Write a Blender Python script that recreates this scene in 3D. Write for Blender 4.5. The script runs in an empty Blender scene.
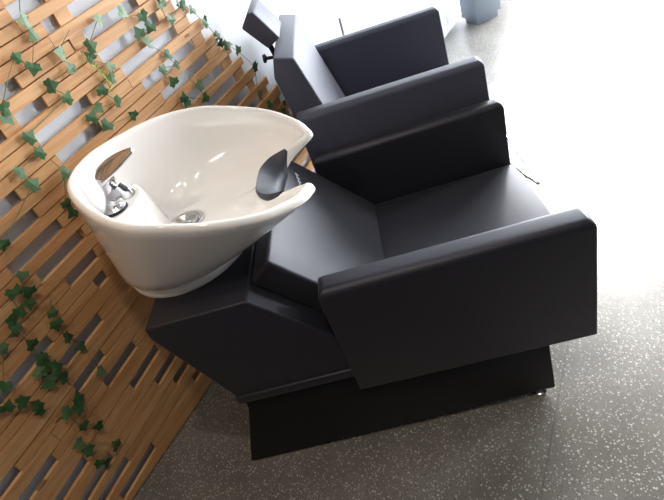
import bpy, bmesh, math, random
from mathutils import Vector, Matrix, Euler
from math import sin, cos, pi, radians
random.seed(7)
SC = bpy.context.scene
COL = SC.collection

# ------------------------------------------------------------------ materials
def mat(name, col, rough=.5, metal=0., spec=.5, coat=0., sheen=0.):
    m = bpy.data.materials.new(name); m.use_nodes = True
    b = m.node_tree.nodes['Principled BSDF']
    b.inputs['Base Color'].default_value = (*col, 1)
    b.inputs['Roughness'].default_value = rough
    b.inputs['Metallic'].default_value = metal
    b.inputs['Specular IOR Level'].default_value = spec
    b.inputs['Coat Weight'].default_value = coat
    b.inputs['Sheen Weight'].default_value = sheen
    return m, m.node_tree, b
def nd(t, kind, **kw):
    n = t.nodes.new(kind)
    for k, v in kw.items(): setattr(n, k, v)
    return n
def ramp(t, fac, stops):
    r = nd(t, 'ShaderNodeValToRGB'); e = r.color_ramp.elements
    while len(e) < len(stops): e.new(.5)
    for k, (p, c) in enumerate(stops): e[k].position = p; e[k].color = (*c, 1)
    t.links.new(fac, r.inputs['Fac']); return r.outputs['Color']
def math_n(t, op, a, b=None, c=None):
    n = nd(t, 'ShaderNodeMath', operation=op)
    for k, v in enumerate((a, b, c)):
        if v is None: continue
        if isinstance(v, (int, float)): n.inputs[k].default_value = v
        else: t.links.new(v, n.inputs[k])
    return n.outputs[0]
def mix(t, fac, a, b):
    n = nd(t, 'ShaderNodeMix', data_type='RGBA')
    for k, v in ((0, fac), (6, a), (7, b)):
        if isinstance(v, (int, float)): n.inputs[k].default_value = v
        elif isinstance(v, tuple): n.inputs[k].default_value = (*v, 1)
        else: t.links.new(v, n.inputs[k])
    return n.outputs[2]
def bump(t, b, h, strength=.3, dist=.001):
    n = nd(t, 'ShaderNodeBump'); n.inputs['Strength'].default_value = strength; n.inputs['Distance'].default_value = dist
    t.links.new(h, n.inputs['Height']); t.links.new(n.outputs[0], b.inputs['Normal'])

def leather(name, col, rough=.5, spec=.5, sheen=0.):
    m, t, b = mat(name, col, rough, spec=spec, sheen=sheen)
    b.inputs['Sheen Roughness'].default_value = .45; b.inputs['Specular Tint'].default_value = (.88, .88, 1., 1)
    tc = nd(t, 'ShaderNodeTexCoord')
    v = nd(t, 'ShaderNodeTexVoronoi'); v.inputs['Scale'].default_value = 420
    t.links.new(tc.outputs['Object'], v.inputs['Vector'])
    bump(t, b, v.outputs['Distance'], .25, .0006)
    return m
M_LEA = leather('black_leatherette', (.010, .010, .015), .48, .5, .08)
M_LEA_GLARE = leather('black_leatherette_glare', (.055, .059, .084), .55, .40, .15)  # the black leather again, with lens glare lightened into its colour
M_PLINTH = leather('black_plinth_vinyl', (.006, .006, .007), .5, .3)
M_CHROME = mat('chrome', (.52, .52, .54), .16, 1.)[0]
M_BRIGHT = mat('polished_chrome', (.85, .85, .86), .2, 1.)[0]
M_STEEL = mat('brushed_steel', (.55, .54, .53), .28, 1.)[0]
M_DARKMETAL = mat('dark_metal', (.04, .045, .055), .4, .8)[0]
M_RUBBER = leather('grey_rubber', (.028, .030, .036), .5, .4)
M_MARK = mat('white_mark', (.75, .75, .78), .7)[0]
M_PORC, _t, _b = mat('white_porcelain', (.82, .80, .775), .10, spec=.5, coat=.3)
M_DARKHOLE = mat('drain_dark', (.05, .045, .04), .6)[0]
M_BIN = mat('grey_plastic', (.16, .19, .23), .5)[0]
M_ROD = mat('grey_paint', (.25, .25, .27), .5)[0]
M_FRAME = mat('window_aluminium', (.55, .58, .62), .4)[0]

def mk_wall(name, col):
    m, t, b = mat(name, col, .75, spec=.3)
    tc = nd(t, 'ShaderNodeTexCoord'); n = nd(t, 'ShaderNodeTexNoise'); n.inputs['Scale'].default_value = 3; n.inputs['Detail'].default_value = 6
    t.links.new(tc.outputs['Object'], n.inputs['Vector'])
    c = ramp(t, n.outputs['Fac'], [(.3, tuple(x*.95 for x in col)), (.7, tuple(min(1, x*1.04) for x in col))])
    t.links.new(c, b.inputs['Base Color'])
    n2 = nd(t, 'ShaderNodeTexNoise'); n2.inputs['Scale'].default_value = 220
    t.links.new(tc.outputs['Object'], n2.inputs['Vector']); bump(t, b, n2.outputs['Fac'], .15, .001)
    return m
M_WALL = mk_wall('pale_grey_wall_paint', (.64, .67, .72))
M_WALLW = mk_wall('white_wall_paint', (.66, .65, .63))
M_CEIL = mk_wall('low_bounce_ceiling_paint', (.24, .235, .23))  # unseen ceiling, darkened to cut the bounce light
M_WALLD = mk_wall('low_bounce_wall_paint', (.14, .14, .14))  # walls out of view, kept dark so less light bounces back

def mk_floor():
    m, t, b = mat('terrazzo', (.3, .3, .29), .32, spec=.5)
    tc = nd(t, 'ShaderNodeTexCoord'); P = tc.outputs['Object']
    base = nd(t, 'ShaderNodeTexNoise'); base.inputs['Scale'].default_value = 5; base.inputs['Detail'].default_value = 8
    t.links.new(P, base.inputs['Vector'])
    c = ramp(t, base.outputs['Fac'], [(.3, (.105, .098, .087)), (.7, (.165, .157, .144))])
    for sc, lo, hi, colr, thr in ((95, .10, .15, (.40, .39, .37), .62), (150, .12, .20, (.32, .31, .29), .45), (210, .14, .22, (.085, .08, .075), .55)):
        v = nd(t, 'ShaderNodeTexVoronoi'); v.inputs['Scale'].default_value = sc; v.inputs['Randomness'].default_value = 1
        t.links.new(P, v.inputs['Vector'])
        inside = math_n(t, 'SUBTRACT', 1, math_n(t, 'SMOOTH_MIN', 1, math_n(t, 'DIVIDE', v.outputs['Distance'], hi*2.2), .2))
        inside = math_n(t, 'GREATER_THAN', inside, .25)
        sp = nd(t, 'ShaderNodeSeparateColor'); t.links.new(v.outputs['Color'], sp.inputs[0])
        pick = math_n(t, 'GREATER_THAN', sp.outputs[0], thr)
        c = mix(t, math_n(t, 'MULTIPLY', inside, pick), c, colr)
    # joints between the slabs
    sx = nd(t, 'ShaderNodeSeparateXYZ'); t.links.new(P, sx.inputs[0])
    J = None
    for out, off in ((sx.outputs[0], .165), (math_n(t, 'MULTIPLY', sx.outputs[1], -1), 1.095)):
        a = math_n(t, 'SUBTRACT', out, off - .333)
        f = math_n(t, 'ABSOLUTE', math_n(t, 'SUBTRACT', math_n(t, 'FLOORED_MODULO', a, .666), .333))
        l = math_n(t, 'MULTIPLY', math_n(t, 'LESS_THAN', f, .0022 if off > 1 else .0014), 1. if off > 1 else .5)
        J = l if J is None else math_n(t, 'MAXIMUM', J, l)
    c = mix(t, math_n(t, 'MULTIPLY', J, .6), c, (.07, .068, .065))
    t.links.new(c, b.inputs['Base Color'])
    r = ramp(t, base.outputs['Fac'], [(.3, (.30,)*3), (.75, (.42,)*3)])
    t.links.new(r, b.inputs['Roughness'])
    return m
M_FLOOR = mk_floor()

def mk_wood():
    m, t, b = mat('pine_slats', (.5, .3, .15), .5, spec=.35)
    tc = nd(t, 'ShaderNodeTexCoord'); g = nd(t, 'ShaderNodeNewGeometry')
    rnd = g.outputs['Random Per Island']
    mp = nd(t, 'ShaderNodeMapping'); mp.inputs['Scale'].default_value = (1.6, 10, 26)
    add = nd(t, 'ShaderNodeVectorMath', operation='ADD')
    cmb = nd(t, 'ShaderNodeCombineXYZ')
    for k in range(3): t.links.new(math_n(t, 'MULTIPLY', rnd, 17 + 9*k), cmb.inputs[k])
    t.links.new(tc.outputs['Object'], mp.inputs['Vector']); t.links.new(mp.outputs[0], add.inputs[0]); t.links.new(cmb.outputs[0], add.inputs[1])
    n = nd(t, 'ShaderNodeTexNoise'); n.inputs['Scale'].default_value = 2.2; n.inputs['Detail'].default_value = 7; n.inputs['Distortion'].default_value = 1.1
    t.links.new(add.outputs[0], n.inputs['Vector'])
    grain = ramp(t, n.outputs['Fac'], [(.25, (.44, .225, .095)), (.5, (.57, .33, .155)), (.75, (.66, .42, .225))])
    tone = ramp(t, rnd, [(0, (.84, .77, .70)), (.35, (1., .95, .90)), (.7, (.94, .85, .76)), (1, (1.05, 1.04, 1.04))])
    mm = nd(t, 'ShaderNodeMix', data_type='RGBA', blend_type='MULTIPLY'); mm.inputs[0].default_value = 1
    t.links.new(grain, mm.inputs[6]); t.links.new(tone, mm.inputs[7])
    # knots
    mp2 = nd(t, 'ShaderNodeMapping'); mp2.inputs['Scale'].default_value = (5, 1, 17)
    t.links.new(tc.outputs['Object'], mp2.inputs['Vector'])
    v = nd(t, 'ShaderNodeTexVoronoi'); v.inputs['Scale'].default_value = 1.0
    t.links.new(mp2.outputs[0], v.inputs['Vector'])
    k = math_n(t, 'LESS_THAN', v.outputs['Distance'], .085)
    c = mix(t, math_n(t, 'MULTIPLY', k, .75), mm.outputs[2], (.15, .055, .022))
    t.links.new(c, b.inputs['Base Color'])
    bump(t, b, n.outputs['Fac'], .25, .001)
    return m
M_WOOD = mk_wood()

def mk_leaf(name, a, bb):
    m, t, b = mat(name, a, .55, spec=.35)
    g = nd(t, 'ShaderNodeNewGeometry')
    c = ramp(t, g.outputs['Random Per Island'], [(0, a), (.8, bb), (1, (.12, .20, .10))])
    t.links.new(c, b.inputs['Base Color'])
    return m
M_LEAF = mk_leaf('ivy_leaf_green', (.028, .085, .028), (.055, .13, .045))
M_STEM = mat('ivy_stem_green', (.16, .17, .07), .6)[0]
M_FERN = mat('yellow_green_sprig', (.33, .38, .08), .6)[0]

# ------------------------------------------------------------------ helpers
def obj(name, bm, m, parent=None, smooth=True, angle=35):
    me = bpy.data.meshes.new(name); 
    bmesh.ops.recalc_face_normals(bm, faces=bm.faces[:])
    bm.to_mesh(me); bm.free()
    me.materials.append(m)
    if smooth:
        for p in me.polygons: p.use_smooth = True
        me.set_sharp_from_angle(angle=radians(angle))
    o = bpy.data.objects.new(name, me); COL.objects.link(o)
    if parent:
        o.parent = parent
        o.matrix_parent_inverse = parent_world(parent).inverted()
    return o
def parent_world(o):
    w = o.matrix_basis.copy()
    while o.parent:
        w = o.parent.matrix_basis @ o.matrix_parent_inverse @ w if False else (o.parent.matrix_basis @ (o.matrix_parent_inverse @ w))
        o = o.parent
    return w
def thing(name, label, cat, loc=(0, 0, 0), group=None):
    o = bpy.data.objects.new(name, None); COL.objects.link(o); o.location = loc
    o.empty_display_size = .1
    o['label'] = label; o['category'] = cat
    if group: o['group'] = group
    return o
def tag(o, label, cat, group=None):
    o['label'] = label; o['category'] = cat
    if group: o['group'] = group
    return o
def struct(name, bm, m, parent=None, smooth=False):
    o = obj(name, bm, m, parent, smooth); o['kind'] = 'structure'; return o
def box(bm, x0, x1, y0, y1, z0, z1):
    vs = [bm.verts.new((x, y, z)) for x in (x0, x1) for y in (y0, y1) for z in (z0, z1)]
    for f in ((0, 1, 3, 2), (4, 6, 7, 5), (0, 4, 5, 1), (2, 3, 7, 6), (0, 2, 6, 4), (1, 5, 7, 3)):
        bm.faces.new([vs[i] for i in f])
    return vs
def prism(bm, pts, y0, y1):           # polygon in x-z extruded along y
    a = [bm.verts.new((x, y0, z)) for x, z in pts]; b = [bm.verts.new((x, y1, z)) for x, z in pts]
    bm.faces.new(a); bm.faces.new(b[::-1])
    for i in range(len(pts)):
        j = (i+1) % len(pts); bm.faces.new((a[i], b[i], b[j], a[j]))
def bevel(bm, w, seg=4, verts=None, ang=20):
    bmesh.ops.recalc_face_normals(bm, faces=bm.faces[:])
    es = [e for e in bm.edges if len(e.link_faces) == 2 and e.calc_face_angle(0) > radians(ang)]
    bmesh.ops.bevel(bm, geom=es, offset=w, segments=seg, profile=.5, affect='EDGES', clamp_overlap=True)
def tube(bm, pts, r, n=10, cap=True):
    pts = [Vector(p) for p in pts]; rs = r if isinstance(r, (list, tuple)) else [r]*len(pts)
    rings = []; up = None
    for i, p in enumerate(pts):
        d = (pts[min(i+1, len(pts)-1)] - pts[max(i-1, 0)]).normalized()
        if up is None: up = d.orthogonal().normalized()
        up = (up - d*up.dot(d)).normalized(); w = d.cross(up)
        rings.append([bm.verts.new(p + (up*cos(2*pi*k/n) + w*sin(2*pi*k/n))*rs[i]) for k in range(n)])
    for a, b in zip(rings, rings[1:]):
        for k in range(n): bm.faces.new((a[k], a[(k+1) % n], b[(k+1) % n], b[k]))
    if cap: bm.faces.new(rings[0][::-1]); bm.faces.new(rings[-1])
def lathe(bm, prof, c=(0, 0, 0), n=32):  # prof: (radius, z)
    c = Vector(c); rings = []
    for r, z in prof:
        rings.append([bm.verts.new(c + Vector((max(r, 1e-4)*cos(2*pi*k/n), max(r, 1e-4)*sin(2*pi*k/n), z))) for k in range(n)])
    for a, b in zip(rings, rings[1:]):
        for k in range(n): bm.faces.new((a[k], a[(k+1) % n], b[(k+1) % n], b[k]))
    bm.faces.new(rings[0][::-1]); bm.faces.new(rings[-1])
def smooth_path(P, n=8):
    P = [Vector(p) for p in P]; out = []
    for i in range(len(P)-1):
        p0, p1, p2, p3 = P[max(i-1, 0)], P[i], P[i+1], P[min(i+2, len(P)-1)]
        for k in range(n):
            t = k/n; out.append(.5*((2*p1) + (p2-p0)*t + (2*p0-5*p1+4*p2-p3)*t*t + (3*p1-p0-3*p2+p3)*t**3))
    out.append(P[-1]); return out

# ------------------------------------------------------------------ the room
# the slatted wall runs along D; N points from it into the room
W0 = Vector((-.9005, 1.011, 0)); D = Vector((.48173, .87632, 0)); NRM = Vector((.87632, -.48173, 0))
ROOM = Matrix(((D.x, NRM.x, 0, W0.x), (D.y, NRM.y, 0, W0.y), (0, 0, 1, 0), (0, 0, 0, 1)))   # (s, t, z) -> world
FLIP = Matrix.Diagonal((1, -1, 1, 1)); ROOM_RH = ROOM @ FLIP        # right-handed room frame (s, -t, z)
def to_room(o):
    o.data.transform(FLIP); o.data.flip_normals()
def room_obj(name, bm, m, smooth=False, kind='structure'):
    o = obj(name, bm, m, None, smooth); to_room(o); o.matrix_world = ROOM_RH
    if kind: o['kind'] = kind
    return o
S0, S1, T0, T1, H = -4.2, 4.45, -.024, 4.0, 2.75
b = bmesh.new(); box(b, S0-.2, S1+.2, T0-.2, T1+.2, -.1, 0); room_obj('floor', b, M_FLOOR)
b = bmesh.new(); box(b, S0-.2, S1+.2, T0-.2, T1+.2, H, H+.1); room_obj('ceiling', b, M_CEIL)
b = bmesh.new(); box(b, S0-.15, S1+.15, T0-.15, T0, 0, H); room_obj('wall_left', b, M_WALL)
b = bmesh.new(); box(b, S0-.15, S0, T0, T1, 0, H); room_obj('wall_front', b, M_WALLD)
# far wall: shop front with three tall glazed openings
def glazed(name, along, const0, const1, a0, a1, openings, z0, z1):
    bm = bmesh.new()
    def bx(p, q, za, zb):
        if q - p < 1e-3 or zb - za < 1e-3: return
        if along == 't': box(bm, const0, const1, p, q, za, zb)
        else: box(bm, p, q, const0, const1, za, zb)
    x = a0
    for p, q in openings:
        bx(x, p, 0, H); bx(p, q, 0, z0); bx(p, q, z1, H); x = q
    bx(x, a1, 0, H)
    room_obj(name, bm, M_WALLD)
def win_frame(n, along, c, p, q, z0, z1, w=.035, mid=True):
    bm = bmesh.new()
    def bx(a, b_, za, zb):
        if along == 't': box(bm, c-.03, c+.03, a, b_, za, zb)
        else: box(bm, a, b_, c-.03, c+.03, za, zb)
    bx(p, p+w, z0, z1); bx(q-w, q, z0, z1); bx(p+w, q-w, z0, z0+w); bx(p+w, q-w, z1-w, z1)
    if mid: bx(p+w, q-w, 1.05, 1.05+w)
    room_obj('window_%d' % n, bm, M_FRAME)
FO = [(.25, 1.25), (1.37, 2.37)]
glazed('wall_back', 't', S1, S1+.15, T0, T1, FO, .04, 2.5)
for k, (p, q) in enumerate(FO): win_frame(k+1, 't', S1+.07, p, q, .04, 2.5, mid=False)
RO = [(3.3, 4.2)]
glazed('wall_right', 's', T1, T1+.15, S0, S1, RO, .04, 2.5)
for k, (p, q) in enumerate(RO): win_frame(k+4, 's', T1+.07, p, q, .04, 2.5, mid=False)

# ------------------------------------------------------------------ slatted wood panel
ZB = [.078, .146, .212, .286, .366, .44, .515, .588, .653, .718, .778, .838, .897, .962, 1.022, 1.087, 1.15, 1.21]
while len(ZB) < 27: ZB.append(ZB[-1] + .0635)
TL = [.1, .12, .14, .14, .11, .12, .10, .09] + [.06]*40
def zrow(k, s):
    s_ = max(s, -.38); return ZB[k] + TL[k]*(min(s_, .25)-.1) + .06*max(0, min(s_, 1.4)-.25)
ENDS = {14: .885, 13: .915, 12: .97, 11: .993, 10: 1.03, 9: 1.06, 8: 1.115, 7: 1.164, 6: 1.19}
def bend(j): return ENDS.get(j) or (1.19 + .03*(6-j) if j < 6 else .885 - .035*(j-14))
GAPS = {0: [(.153, .2), (-.239, -.076)], 1: [(.1, .182), (-.281, -.154)], 2: [(.054, .158), (-.42, -.176)], 3: [(-.008, .127), (-.5, -.224)],
 4: [(-.057, .08), (-.55, -.268)], 5: [(-.12, -.005), (-.6, -.334)], 6: [(-.097, .054), (-.6, -.33)], 7: [(-.32, -.077), (.10, .142)],
 8: [(.045, .155), (.80, 1.006)], 9: [(0, .165), (.72, .96)], 10: [(-.038, .129), (.68, .922)], 11: [(0, .098), (.624, .872)],
 12: [(-.2, .092), (.23, .385), (.58, .845)], 13: [(.213, .40), (.54, .80)], 14: [(-.02, .289), (.497, .756)], 15: [(-.05, .26), (.438, .71)],
 16: [(.40, .67)], 17: [(.341, .62)]}
for k in range(0, 8): GAPS[k].append((.62 + .035*(7-k) + .2, .82 + .035*(7-k) + .22))
for k in range(18, 27): GAPS[k] = [(.34 - .035*(k-17), .62 - .035*(k-17)), (-.2 - .03*(k-17), .08 - .03*(k-17))]
LEFT = -1.15
bm = bmesh.new()
def board(s0, s1, zl, zh, t0, t1):
    n = max(1, int((s1-s0)/.15)); ss = sorted(set([s0 + (s1-s0)*i/n for i in range(n+1)]))
    rings = []
    for s in ss: rings.append([bm.verts.new((s, t, z)) for t, z in ((t0, zl(s)), (t1, zl(s)+.0015), (t1, zh(s)-.0015), (t0, zh(s)))])
    for a, c in zip(rings, rings[1:]):
        for i in range(4): bm.faces.new((a[i], a[(i+1) % 4], c[(i+1) % 4], c[i]))
    bm.faces.new(rings[0]); bm.faces.new(rings[-1][::-1])
GH = .0158
R = random.Random(3)
for j in range(0, 27):
    zl = (lambda s, j=j: .004 if j == 0 else zrow(j-1, s) + GH)
    zh = (lambda s, j=j: zrow(j, s) - GH)
    cuts = [LEFT + R.uniform(0, .2)]
    x = cuts[0]
    while True:
        x += R.uniform(.55, .95)
        if x > bend(j) - .3: break
        cuts.append(x)
    cuts.append(bend(j) + R.uniform(-.004, .004))
    for a, c in zip(cuts, cuts[1:]): board(a + .0006, c - .0006, zl, zh, -.010, R.uniform(-.001, .0005))
for k in range(0, 26):
    end = min(bend(k), bend(k+1)) - .015
    gs = sorted(GAPS[k]); x = LEFT + R.uniform(0, .2)
    for p, q in gs + [(end, end)]:
        if p - x > .012:
            board(x, min(p, end), lambda s, k=k: zrow(k, s) - GH + .0006, lambda s, k=k: zrow(k, s) + GH - .0006, -.010, R.uniform(-.0015, -.0003) if q < end else -.006)
        x = q
panel = room_obj('slatted_wood_panel', bm, M_WOOD, kind=None)
tag(panel, 'pine slat panel with staggered open gaps covering the pale grey wall', 'wall panel')
bm = bmesh.new()
for a in (-.95, -.45, .16, .45):
    box(bm, a, a+.045, -.0236, -.0102, .02, 1.75)
for s0_, s1_ in ((.95, .55),):
    pass
bat = obj('batten', bm, M_WOOD, panel, False); to_room(bat); bat.matrix_parent_inverse = Matrix.Identity(4)

# ------------------------------------------------------------------ ivy garlands
CAMC = Vector((0, 0, 1.3)); FPX = 522.58
MR = Matrix(((.9502066202718328, -.2715859643299847, -.15280197240393534), (-.04611629919138868, -.6075010911814497, .7929790105433044), (-.308189334241909, -.7464472440784412, -.5897760982501994)))
def on_wall(u, v, off):                      # panel coordinates of a spot read off the photograph
    d = MR @ Vector(((u-332)/FPX, (v-250)/FPX, 1))
    p0 = W0 + NRM*off; t = (p0 - CAMC).dot(NRM)/d.dot(NRM); p = CAMC + d*t - W0
    return p.dot(D), p.z
LEAF = [(0, 0), (.20, -.12), (.46, -.10), (.46, .12), (.60, .36), (.34, .46), (.20, .66), (0, .98)]
def add_leaf(bm, s, t, z, size, ang, tilt, roll):
    pts = LEAF + [(-x, y) for x, y in LEAF[-2:0:-1]]
    Rm = Euler((tilt, 0, 0)).to_matrix().to_4x4()
    Q = Matrix.Translation((s, t, z)) @ Matrix.Rotation(ang, 4, 'Y') @ Matrix.Rotation(tilt, 4, 'X') @ Matrix.Rotation(roll, 4, 'Z')
    def P(x, y, d): return bm.verts.new(Q @ Vector((x*size, d*size, (y-.35)*size)))
    front = [P(x, y, .10*abs(x) - .14*(y-.35)**2) for x, y in pts]; c = P(0, .33, .05)
    for i in range(len(pts)): bm.faces.new((front[i], front[(i+1) % len(pts)], c))
VINES = [
 ([(20, -8), (23, 21), (33, 35), (32, 69), (16.5, 57), (3, 108), (7, 119)], 'ivy garland at the top left corner of the slat panel, above the other garlands'),
 ([(70, 30), (60, 53), (69.5, 68), (51, 85.5), (66, 98), (30, 136.5), (40, 152), (20, 172), (33, 184), (3, 244)], 'long loose ivy garland trailing down to the left past the open slat gaps'),
 ([(98, 20), (90, 46), (88.5, 57), (110, 65.5), (110, 78), (102, 89.5), (117, 101), (99, 108.5), (92, 117), (105, 126), (133.5, 115)], 'dense ivy garland with a yellow green sprig, hanging above the faucet end of the basin'),
 ([(52, 160), (64.5, 173.6), (67, 204), (72, 213)], 'short ivy tip of two leaves beside the left rim of the white basin'),
 ([(122, 13), (142, 17), (149, 28), (137.5, 33), (147.5, 42), (167, 55), (175, 65), (162, 69), (172, 81.5)], 'ivy garland hanging in the middle of the upper slats, above the centre of the basin'),
 ([(161, 3), (171, 20), (182, 5), (192, 10), (205, 22), (217, 36), (219.5, 43.5), (227, 45), (237, 50), (255, 67), (259.5, 94), (269.5, 105), (283, 111)], 'ivy garland running down the stepped right edge of the slat panel'),
 ([(190, 78), (198, 85.5), (204, 98), (183.5, 97.5), (187, 103)], 'small ivy sprig just above the far rim of the white basin'),
 ([(30, 262), (21, 276), (28, 291), (11, 294), (20, 311), (12, 321), (14, 327), (31, 344), (40, 358), (40, 372), (48, 384)], 'thick bunched ivy garland low on the left of the slat panel'),
 ([(52, 300), (52, 312), (57, 325), (68, 337), (81, 347), (64, 377), (56, 367)], 'ivy garland of separate leaves below the basin, right of the thick bunch'),
 ([(-6, 360), (3, 350), (5, 387), (7, 406), (23, 401), (37, 405)], 'low ivy garland trailing at the far left edge, below the thick bunch'),
 ([(92, 360), (101, 372), (77, 397), (78, 406.5), (67, 412.5), (83.5, 426), (97, 425.5), (87, 450), (78, 444), (116, 445), (108, 462), (99, 464)], 'lowest ivy garland, nearest the floor at the bottom of the slat panel'),
]
RV = random.Random(11)
for path, lab in VINES:
    sz = [on_wall(u, v, .012) for u, v in path]
    bm = bmesh.new()
    sp = smooth_path([(s, RV.uniform(.004, .010), z) for s, z in sz], 5)
    tube(bm, sp, .0011, 5)
    root = obj('ivy_garland', bm, M_STEM); to_room(root); root.matrix_world = ROOM_RH
    tag(root, lab, 'ivy', 'artificial ivy garlands on the slat panel')
    bm = bmesh.new()
    for i, (s, z) in enumerate(sz):
        if i == 0 and path[0][1] not in (20, 13, 3): continue
        add_leaf(bm, s, RV.uniform(.010, .018), z, RV.uniform(.028, .036), RV.uniform(0, 2*pi), RV.uniform(-.3, .3), RV.uniform(-.3, .3))
        if path[0] in ((30, 262), (-6, 360)) and RV.random() < .55:
            add_leaf(bm, s + RV.uniform(-.03, .03), .012, z + RV.uniform(-.03, .03), RV.uniform(.023, .031), RV.uniform(0, 2*pi), RV.uniform(-.3, .3), RV.uniform(-.3, .3))
        if path[0] == (161, 3) and RV.random() < .6:
            add_leaf(bm, s + RV.uniform(-.02, .03), .012, z + RV.uniform(-.01, .03), RV.uniform(.016, .024), RV.uniform(0, 2*pi), RV.uniform(-.5, .5), RV.uniform(-.3, .3))
    lv = obj('leaves', bm, M_LEAF, root, False); to_room(lv); lv.matrix_parent_inverse = Matrix.Identity(4)
    if path[0] == (98, 20):
        bm = bmesh.new()
        fz = [on_wall(u, v, .014) for u, v in ((87, 60), (94, 66), (102, 73), (107, 80), (111, 92))]
        fp = smooth_path([(s, .014, z) for s, z in fz], 6); tube(bm, fp, .0012, 5)
        for q in fp:
            for sg in (-1, 1):
                tube(bm, [q, q + Vector((RV.uniform(.004, .011)*sg, .005, RV.uniform(.002, .010)))], [.0016, .0007], 4)
        sg_ = obj('sprig', bm, M_FERN, root); to_room(sg_); sg_.matrix_parent_inverse = Matrix.Identity(4); sg_['label'] = 'feathery yellow green sprig'

# ------------------------------------------------------------------ shampoo station chair
CH = thing('shampoo_chair', 'black leatherette shampoo chair with square arms, joined under the white basin', 'chair', (-.1, 1.17, 0))
ARMP = [(-.232, .225), (.357, .220), (.360, .570), (-.232, .575)]
def arm(name, y0, y1, parent, m, zsh=0, P=ARMP, w=.022):
    bm = bmesh.new(); prism(bm, [(x, z+zsh) for x, z in P], y0, y1)
    zt = max(z for x, z in P) - .03
    bmesh.ops.recalc_face_normals(bm, faces=bm.faces[:])
    es = [e for e in bm.edges if all(v.co.z > zt for v in e.verts)]
    bmesh.ops.bevel(bm, geom=es, offset=w, segments=6, profile=.5, affect='EDGES', clamp_overlap=True)
    bevel(bm, .005, 3, ang=40)
    return obj(name, bm, m, parent)
arm('armrest', .835, .906, CH, M_LEA); arm('armrest', 1.447, 1.504, CH, M_LEA)
bm = bmesh.new(); box(bm, -.10, .362, .907, 1.446, .225, .362)
bmesh.ops.subdivide_edges(bm, edges=bm.edges[:], cuts=5, use_grid_fill=True)
for v in bm.verts:
    a = max(0, 1 - ((v.co.y-1.176)/.27)**2)
    if v.co.z > .35: v.co.z += .010*a
    if v.co.x > .35: v.co.x += .018*a
bevel(bm, .016, 4, ang=50); obj('seat', bm, M_LEA, CH, angle=50)
# backrest, leaning back
def slope(p, q, y0, y1, th, name, m, parent, crown=.014, w=.018):
    p = Vector((p[0], 0, p[1])); q = Vector((q[0], 0, q[1])); u = (q-p).normalized(); L = (q-p).length
    n = Vector((u.z, 0, -u.x))
    if n.x < 0: n = -n
    bm = bmesh.new(); box(bm, 0, L, y0, y1, -th, 0)
    bmesh.ops.subdivide_edges(bm, edges=bm.edges[:], cuts=6, use_grid_fill=True)
    yc = (y0+y1)/2; hw = (y1-y0)/2
    for v in bm.verts:
        if v.co.z > -.001: v.co.z += crown*max(0, 1-((v.co.y-yc)/hw)**2)*max(.15, 1-((v.co.x-L/2)/(L/2))**2)
    bevel(bm, w, 4, ang=55)
    for v in bm.verts: v.co = p + u*v.co.x + n*v.co.z + Vector((0, v.co.y, 0))
    return obj(name, bm, m, parent, angle=50)
BR = slope((-.085, .362), (-.322, .646), .905, 1.440, .075, 'backrest', M_LEA, CH, .010)
# small white strokes near the neck end of the backrest
bm = bmesh.new()
def onback(a, y, lift=.013):
    p = Vector((-.085, y, .362)) + Vector((-.237, 0, .284))*a; return p + Vector((.768, 0, .641))*lift
for k in range(7):
    y = 1.335 - k*.017; a = .80 - .012*k
    tube(bm, [onback(a, y), onback(a+.03, y+.006), onback(a+.012, y-.008)], .0013, 5)
e = obj('white_strokes', bm, M_MARK, BR); e['label'] = 'small white mark near the top of the backrest'
# body that carries the basin
bm = bmesh.new()
prism(bm, [(-.06, .285), (-.537, .285), (-.545, .315), (-.636, .565), (-.634, .600), (-.385, .600), (-.155, .335)], .845, 1.440)
bevel(bm, .006, 3); obj('basin_cabinet', bm, M_LEA, CH)
bm = bmesh.new(); prism(bm, [(-.543, .278), (-.06, .278), (-.06, .306), (-.543, .306)], .838, 1.44); bevel(bm, .005, 3); obj('skirt_trim', bm, M_LEA, CH)
bm = bmesh.new()
prism(bm, [(.248, .2245), (.253, .028), (-.628, .006), (-.535, .240), (-.53, .277), (-.235, .277), (-.2345, .2245)], .850, 1.44)
bevel(bm, .004, 2); obj('plinth', bm, M_PLINTH, CH)
for x in (.215,):
    for y in (.872, 1.40):
        bm = bmesh.new(); lathe(bm, [(.019, 0), (.021, .003), (.021, .009), (.014, .012), (.014, .022), (.02, .024), (.02, .028)], (x, y, 0), 20)
        obj('foot', bm, M_CHROME, CH)['label'] = 'short chrome foot'

# ------------------------------------------------------------------ wash basin
YC = 1.119
def zr(x):
    P = [(-.80, .91), (-.7, .902), (-.58, .882), (-.45, .850), (-.30, .800), (-.17, .752), (-.1, .73)]
    for (a, za), (b_, zb) in zip(P, P[1:]):
        if x <= b_: return za + (zb-za)*(x-a)/(b_-a)
    return .73
OUT = [(-.285, 0), (-.279, .045), (-.266, .074), (-.238, .094), (-.208, .106), (-.184, .116), (-.172, .131), (-.176, .154), (-.198, .198), (-.252, .252), (-.3, .277), (-.35, .291), (-.4, .298), (-.45, .298), (-.5, .291), (-.55, .269), (-.6, .230), (-.645, .180), (-.686, .122), (-.711, .064), (-.719, 0)]
INN = [(-.322, 0), (-.317, .052), (-.290, .090), (-.252, .106), (-.222, .119), (-.202, .128), (-.195, .138), (-.200, .154), (-.220, .190), (-.266, .238), (-.31, .261), (-.357, .273), (-.402, .279), (-.448, .279), (-.494, .272), (-.538, .251), (-.584, .213), (-.628, .164), (-.668, .108), (-.692, .056), (-.700, 0)]
ZO = [.688, .692, .705, .725, .740, .748]
ZI = [.732, .734, .737, .742, .747, .751]
def half(P, Z):
    return [(x, h, (Z[i] if i < len(Z) else zr(x))) for i, (x, h) in enumerate(P)]
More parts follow.
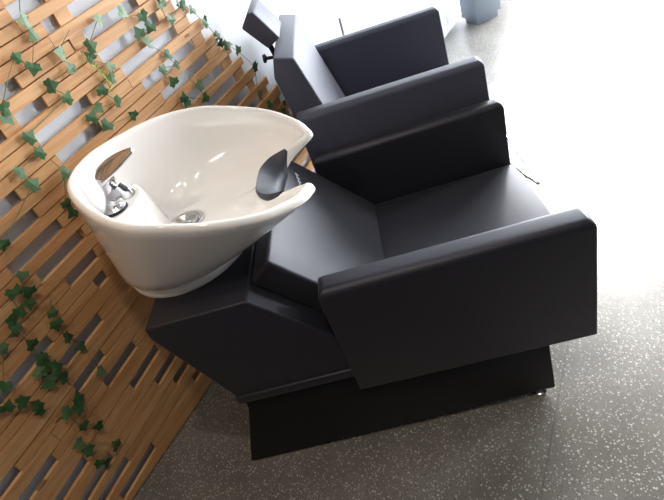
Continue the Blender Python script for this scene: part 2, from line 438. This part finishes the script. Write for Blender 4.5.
def loop(P, Z):
    hlf = smooth_path(half(P, Z), 4)
    full = [Vector((p.x, YC + p.y, p.z)) for p in hlf]
    other = [Vector((p.x, YC - p.y, p.z)) for p in hlf[-2:0:-1]]
    return full + other
LO = loop(OUT, ZO); LI = loop(INN, ZI); NL = len(LO)
FC = Vector((-.562, YC, .6)); DC = Vector((-.556, YC+.030, .662))
def ang_of(i, C):
    return math.atan2(LO[i].y - C.y, LO[i].x - C.x)
def arc_angle(i):       # even spread round the foot, from the notch side
    return 2*pi*i/NL
foot = [Vector((FC.x + .172*cos(.5*arc_angle(i)+.5*(ang_of(i, FC) % (2*pi))), FC.y + .186*sin(.5*arc_angle(i)+.5*(ang_of(i, FC) % (2*pi))), 0)) for i in range(NL)]
drain = [Vector((DC.x + .056*cos(arc_angle(i)), DC.y + .056*sin(arc_angle(i)), DC.z)) for i in range(NL)]
rings = []
def ring(f): rings.append([f(i) for i in range(NL)])
def fz(k, z): return lambda i: Vector((FC.x + (foot[i].x-FC.x)*k, FC.y + (foot[i].y-FC.y)*k, z))
ring(fz(.93, .6005)); ring(fz(.99, .6005)); ring(fz(1., .605)); ring(fz(1., .616)); ring(fz(.985, .620)); ring(fz(.965, .6215))
base = [Vector((FC.x - .014 + (foot[i].x-FC.x)*1.0, FC.y + (foot[i].y-FC.y)*1.0, .6215)) for i in range(NL)]
NB = 10
for r in range(1, NB+1):
    v = r/NB
    def f(i, v=v):
        o = LO[i]; p = .03 + .97*v**.86 if v < 1 else 1.; q = base[i].lerp(o, p); q.z = .6215 + (o.z - .012 - .6215)*v; return q
    ring(f)
for k, dz in ((.06, -.005), (.2, .0), (.5, .003), (.8, .0), (.94, -.005)):
    def f(i, k=k, dz=dz):
        return LO[i].lerp(LI[i], k) + Vector((0, 0, dz))
    ring(f)
def deck(x, y):
    r = math.hypot((x + .70)/1.05, (y - YC)/1.35)
    return .785 - max(0, (r - .080)/.016)**2*.10
NIN = 36
for r in range(0, NIN+1):
    a = r/NIN*pi/2
    def f(i, a=a):
        hor = 1 - cos(a)**.85 if a < pi/2 - 1e-6 else 1.
        dz = sin(a)**.95
        wv = min(1, max(0, (-.54 - LI[i].x)/.10)); wv = wv*wv*(3-2*wv)
        a2 = max(0, (r/NIN - .46)/.54)*pi/2; hor = hor*(1-wv) + (1 - cos(a2)**1.1)*wv
        p = LI[i].lerp(drain[i], hor*.95 + .05*math.sin(a)*(1-wv) + .05*wv*(r/NIN)**3); q = Vector((p.x, p.y, LI[i].z - .012 + (DC.z - LI[i].z + .012)*dz))
        d = deck(q.x, q.y); e = .006
        m = max(q.z, d); df = abs(q.z - d)
        if df < e*2: m += (e*2 - df)**2/(8*e)
        q.z = min(m, LI[i].z - .010)
        return q
    ring(f)
bm = bmesh.new()
VR = [[bm.verts.new(p) for p in rg] for rg in rings]
for a, c in zip(VR, VR[1:]):
    for i in range(NL): bm.faces.new((a[i], a[(i+1) % NL], c[(i+1) % NL], c[i]))
bm.faces.new(VR[0][::-1]); bm.faces.new(VR[-1])
BAS = thing('wash_basin', 'white porcelain shampoo basin with neck notch and mixer tap', 'basin', (FC.x, FC.y, .6))
bowl = obj('bowl', bm, M_PORC, BAS, angle=60)
# rubber neck rest wrapped over the notch
K = 12
bm = bmesh.new(); cols = []
for jj in range(-K, K+1):
    j = jj % NL; o, n_ = LO[j], LI[j]; d = (o - n_); d.z = 0; d.normalize()
    c = []
    for k, dz, out in ((0, -.024, .004), (0, -.006, .006), (.06, .004, .003), (.3, .0055, 0), (.6, .006, 0), (.94, .004, -.002), (1., -.006, -.005), (1., -.016, -.003)):
        c.append(o.lerp(n_, k) + d*out + Vector((0, 0, dz)))
    f = min(1, (K + .6 - abs(jj))/4.5)**.6; mid = o.lerp(n_, .75) + Vector((0, 0, .004))
    cols.append([bm.verts.new(mid.lerp(p, f)) for p in c])
for a, c in zip(cols, cols[1:]):
    for k in range(len(a)-1): bm.faces.new((a[k], a[k+1], c[k+1], c[k]))
nr = obj('neck_rest', bm, M_RUBBER, BAS, angle=60); nr['label'] = 'grey rubber neck rest lining the notch'
# drain
DR = None
bm = bmesh.new(); lathe(bm, [(.053, .6622), (.054, .6650), (.049, .6675), (.042, .6650), (.041, .6626)], (DC.x, DC.y, 0), 40)
DR = obj('drain', bm, M_STEEL, BAS)
bm = bmesh.new()
for r_ in (.034, .026, .018, .010):
    n = 36; pts = [(DC.x + r_*cos(2*pi*k/n), DC.y + r_*sin(2*pi*k/n), .6665) for k in range(n+1)]
    tube(bm, pts, .0022, 6)
for k in range(4):
    a = k*pi/4; tube(bm, [(DC.x + .040*cos(a), DC.y + .040*sin(a), .6660), (DC.x - .040*cos(a), DC.y - .040*sin(a), .6660)], .0018, 6)
obj('strainer', bm, M_STEEL, DR)
# mixer tap
FX, FY, FZ = -.664, 1.088, .786
FA = None
bm = bmesh.new(); lathe(bm, [(.027, FZ+.003), (.028, FZ+.007), (.025, FZ+.011), (.020, FZ+.015), (.018, FZ+.022)], (FX, FY, 0), 28)
tube(bm, smooth_path([(FX, FY, FZ+.012), (FX+.008, FY, FZ+.034), (FX+.018, FY, FZ+.058), (FX+.022, FY, FZ+.078), (FX+.023, FY, FZ+.092)], 4), [.0175]*4+[.0155]*4+[.018]*4+[.0205]*4+[.019], 20)
FA = obj('tap', bm, M_CHROME, BAS, angle=45)
bm = bmesh.new(); lathe(bm, [(.028, FZ-.002), (.0305, FZ), (.0305, FZ+.002), (.027, FZ+.0035)], (FX, FY, 0), 28)
obj('gasket', bm, M_DARKMETAL, FA)['label'] = 'dark ring under the tap'
bm = bmesh.new()
tube(bm, smooth_path([(FX+.012, FY, FZ+.040), (FX+.034, FY-.006, FZ+.046), (FX+.052, FY-.010, FZ+.048)], 4), [.0165]*4+[.017]*4+[.0175], 20)
tube(bm, smooth_path([(FX+.046, FY-.009, FZ+.062), (FX+.054, FY-.010, FZ+.048), (FX+.056, FY-.010, FZ+.028)], 4), [.015]*4+[.017]*4+[.0145], 20)
obj('spout', bm, M_CHROME, FA, angle=45)
bm = bmesh.new()
hp = smooth_path([(FX+.008, FY, FZ+.088), (FX+.040, FY, FZ+.103), (FX+.080, FY, FZ+.117), (FX+.120, FY, FZ+.128)], 5)
ring0 = []
side = Vector((.10, .80, .60)).normalized()
for i, p in enumerate(hp):
    f = i/(len(hp)-1); w = .0235*(1-f**2.2) + .006; th = .0065*(1-f) + .003
    if i == 0: w *= .6
    t_ = (hp[min(i+1, len(hp)-1)] - hp[max(i-1, 0)]).normalized(); sd_ = (side - t_*side.dot(t_)).normalized(); nn = t_.cross(sd_)
    ring0.append([bm.verts.new(p + sd_*w*cos(2*pi*k/18) + nn*th*sin(2*pi*k/18)) for k in range(18)])
for a, c in zip(ring0, ring0[1:]):
    for k in range(18): bm.faces.new((a[k], a[(k+1) % 18], c[(k+1) % 18], c[k]))
bm.faces.new(ring0[0][::-1]); bm.faces.new(ring0[-1])
obj('lever', bm, M_CHROME, FA, angle=60)['label'] = 'upswept chrome lever'

# ------------------------------------------------------------------ styling chair behind
SX = thing('styling_chair', 'black styling chair with headrest, leather colour lightened for glare, standing behind the shampoo chair', 'chair', (.04, 1.855, 0))
AP2 = [(-.243, .36), (.3375, .36), (.335, .686), (-.243, .695)]
arm('armrest', 1.508, 1.571, SX, M_LEA_GLARE, P=AP2, w=.020); arm('armrest', 2.138, 2.200, SX, M_LEA_GLARE, P=AP2, w=.020)
bm = bmesh.new(); box(bm, -.18, .334, 1.572, 2.137, .355, .445)
bmesh.ops.subdivide_edges(bm, edges=bm.edges[:], cuts=5, use_grid_fill=True)
for v in bm.verts:
    if v.co.z > .44: v.co.z += .010*max(0, 1-((v.co.y-1.855)/.28)**2)
bevel(bm, .014, 4, ang=50); obj('seat', bm, M_LEA_GLARE, SX, angle=50)
bm = bmesh.new(); prism(bm, [(-.097, .450), (-.153, .688), (-.189, .847), (-.248, .866), (-.267, .807), (-.252, .67), (-.212, .450)], 1.575, 2.097); bevel(bm, .006, 3)
BR2 = obj('backrest', bm, M_LEA_GLARE, SX, angle=40)
bm = bmesh.new(); prism(bm, [(-.275, .856), (-.227, .876), (-.278, .973), (-.297, .976), (-.331, .939)], 1.728, 1.922); bevel(bm, .006, 3)
HR = obj('headrest', bm, M_LEA_GLARE, SX, angle=40)
bm = bmesh.new()
tube(bm, [(-.268, 1.818, .76), (-.280, 1.818, .85), (-.288, 1.818, .904)], .009, 10); obj('headrest_post', bm, M_DARKMETAL, HR)
bm = bmesh.new()
tube(bm, [(-.262, 1.778, .811), (-.297, 1.773, .818)], .0055, 10); tube(bm, [(-.297, 1.773, .818), (-.301, 1.773, .819), (-.310, 1.773, .820)], [.0055, .0145, .0135], 14)
obj('knob', bm, M_DARKMETAL, HR)['label'] = 'dark screw knob under the headrest'
bm = bmesh.new(); lathe(bm, [(.24, 0), (.25, .006), (.245, .016), (.06, .034), (.036, .05), (.036, .26), (.05, .265), (.05, .30), (.12, .33), (.12, .3545)], (.06, 1.855, 0), 40)
obj('pedestal', bm, M_CHROME, SX)
bm = bmesh.new()
tube(bm, smooth_path([(.27, 1.62, .352), (.347, 1.593, .31), (.421, 1.571, .225), (.443, 1.530, .218), (.452, 1.496, .218), (.4545, 1.53, .221), (.4545, 1.71, .222), (.4545, 2.00, .222), (.4545, 2.178, .221), (.452, 2.212, .218), (.443, 2.178, .218), (.421, 2.137, .225), (.347, 2.115, .31), (.27, 2.088, .352)], 5), .0068, 10)
obj('footrest', bm, M_BRIGHT, SX)['label'] = 'bent chrome footrest bar'

# ------------------------------------------------------------------ things further back
bm = bmesh.new()
c0 = Vector((.842, 3.82, 0)); ux = Vector((.93, .37, 0)).normalized(); uy = Vector((-.37, .93, 0)).normalized()
vs = []
for z, g in ((.0, 0), (.40, .018)):
    vs.append([bm.verts.new(c0 + ux*a + uy*b_ + Vector((0, 0, z))) for a, b_ in ((-g, -g), (.172+g, -g), (.172+g, .14+g), (-g, .14+g))])
bm.faces.new(vs[0][::-1]); 
for i in range(4): bm.faces.new((vs[0][i], vs[0][(i+1) % 4], vs[1][(i+1) % 4], vs[1][i]))
bm.faces.new(vs[1])
top = bm.faces[-1] if False else [f for f in bm.faces if all(v.co.z > .3 for v in f.verts)]
r_ = bmesh.ops.inset_region(bm, faces=top, thickness=.008)
bmesh.ops.translate(bm, verts=list({v for f in top for v in f.verts}), vec=(0, 0, -.36))
bevel(bm, .003, 2, ang=30)
tag(obj('waste_bin', bm, M_BIN), 'grey box-shaped bin on the bright floor by the far wall', 'bin')
bm = bmesh.new()
pR = Vector((-.068, 2.437, 0))
lathe(bm, [(.04, 0), (.04, .012), (.012, .02)], pR, 20); tube(bm, [pR + Vector((0, 0, .015)), pR + Vector((.025, -.033, .705))], .006, 8)
tag(obj('rod_stand', bm, M_ROD), 'thin grey rod rising behind the far arm of the styling chair', 'rod')

# ------------------------------------------------------------------ ceiling lamps, daylight, camera
for s, t in ((-.2, 1.3), (-.9, .75)):
    bm = bmesh.new(); lathe(bm, [(.05, H-.012), (.085, H-.012), (.09, H-.004), (.09, H-.001)], (0, 0, 0), 28)
    lt = bpy.data.lights.new('ceiling_lamp_light', 'AREA'); lt.shape = 'DISK'; lt.size = .12; lt.energy = 6.5; lt.color = (1., .88, .74)
    p = ROOM @ Vector((s, t, 0))
    o = obj('ceiling_lamp', bm, M_FRAME); o.location = (p.x, p.y, 0)
    tag(o, 'round ceiling downlight %s' % ('over the shampoo chair' if s > -.5 else 'nearer the corner behind the camera'), 'lamp', 'ceiling downlights')
    lo = bpy.data.objects.new('ceiling_lamp_light', lt); COL.objects.link(lo); lo.location = (p.x, p.y, H-.016)
W = bpy.data.worlds.new('daylight'); SC.world = W; W.use_nodes = True
bg = W.node_tree.nodes['Background']; bg.inputs[0].default_value = (.93, .97, 1., 1); bg.inputs[1].default_value = 15.5
sl = bpy.data.lights.new('sun', 'SUN'); sl.energy = 14; sl.angle = radians(18); sl.color = (1., .97, .93)
so = bpy.data.objects.new('sun', sl); COL.objects.link(so)
sd = D*-1 + NRM*.23 + Vector((0, 0, -.70)); so.rotation_euler = sd.to_track_quat('-Z', 'Y').to_euler(); so.location = (0, 0, 2.6)
def portal(loc, d, w, h):
    l = bpy.data.lights.new('window_portal', 'AREA'); l.shape = 'RECTANGLE'; l.size = w; l.size_y = h; l.cycles.is_portal = True
    o = bpy.data.objects.new('window_portal', l); COL.objects.link(o)
    o.location = ROOM @ Vector(loc); o.rotation_euler = d.to_track_quat('-Z', 'Y').to_euler()
for p, q in FO: portal((S1+.10, (p+q)/2, 1.27), -D, q-p, 2.46)
for p, q in RO: portal(((p+q)/2, T1+.10, 1.27), -NRM, q-p, 2.46)

cam = bpy.data.cameras.new('camera'); cam.sensor_fit = 'HORIZONTAL'; cam.sensor_width = 36; cam.lens = FPX*36/664; cam.clip_start = .05
co = bpy.data.objects.new('camera', cam); COL.objects.link(co)
R3 = Matrix((MR.col[0], -MR.col[1], -MR.col[2])).transposed()
co.matrix_world = Matrix.Translation(CAMC) @ R3.to_4x4()
SC.camera = co
INV = ROOM_RH.inverted()
bpy.context.view_layer.update()
for o in list(SC.objects):
    if o.parent is None: o.matrix_world = INV @ o.matrix_world
SC.view_settings.view_transform = 'Standard'; SC.view_settings.look = 'None'; SC.view_settings.gamma = 1; SC.view_settings.use_curve_mapping = False
SC.view_settings.exposure = 1.0
SC.cycles.use_denoising = True
SC.cycles.max_bounces = 8; SC.cycles.diffuse_bounces = 5
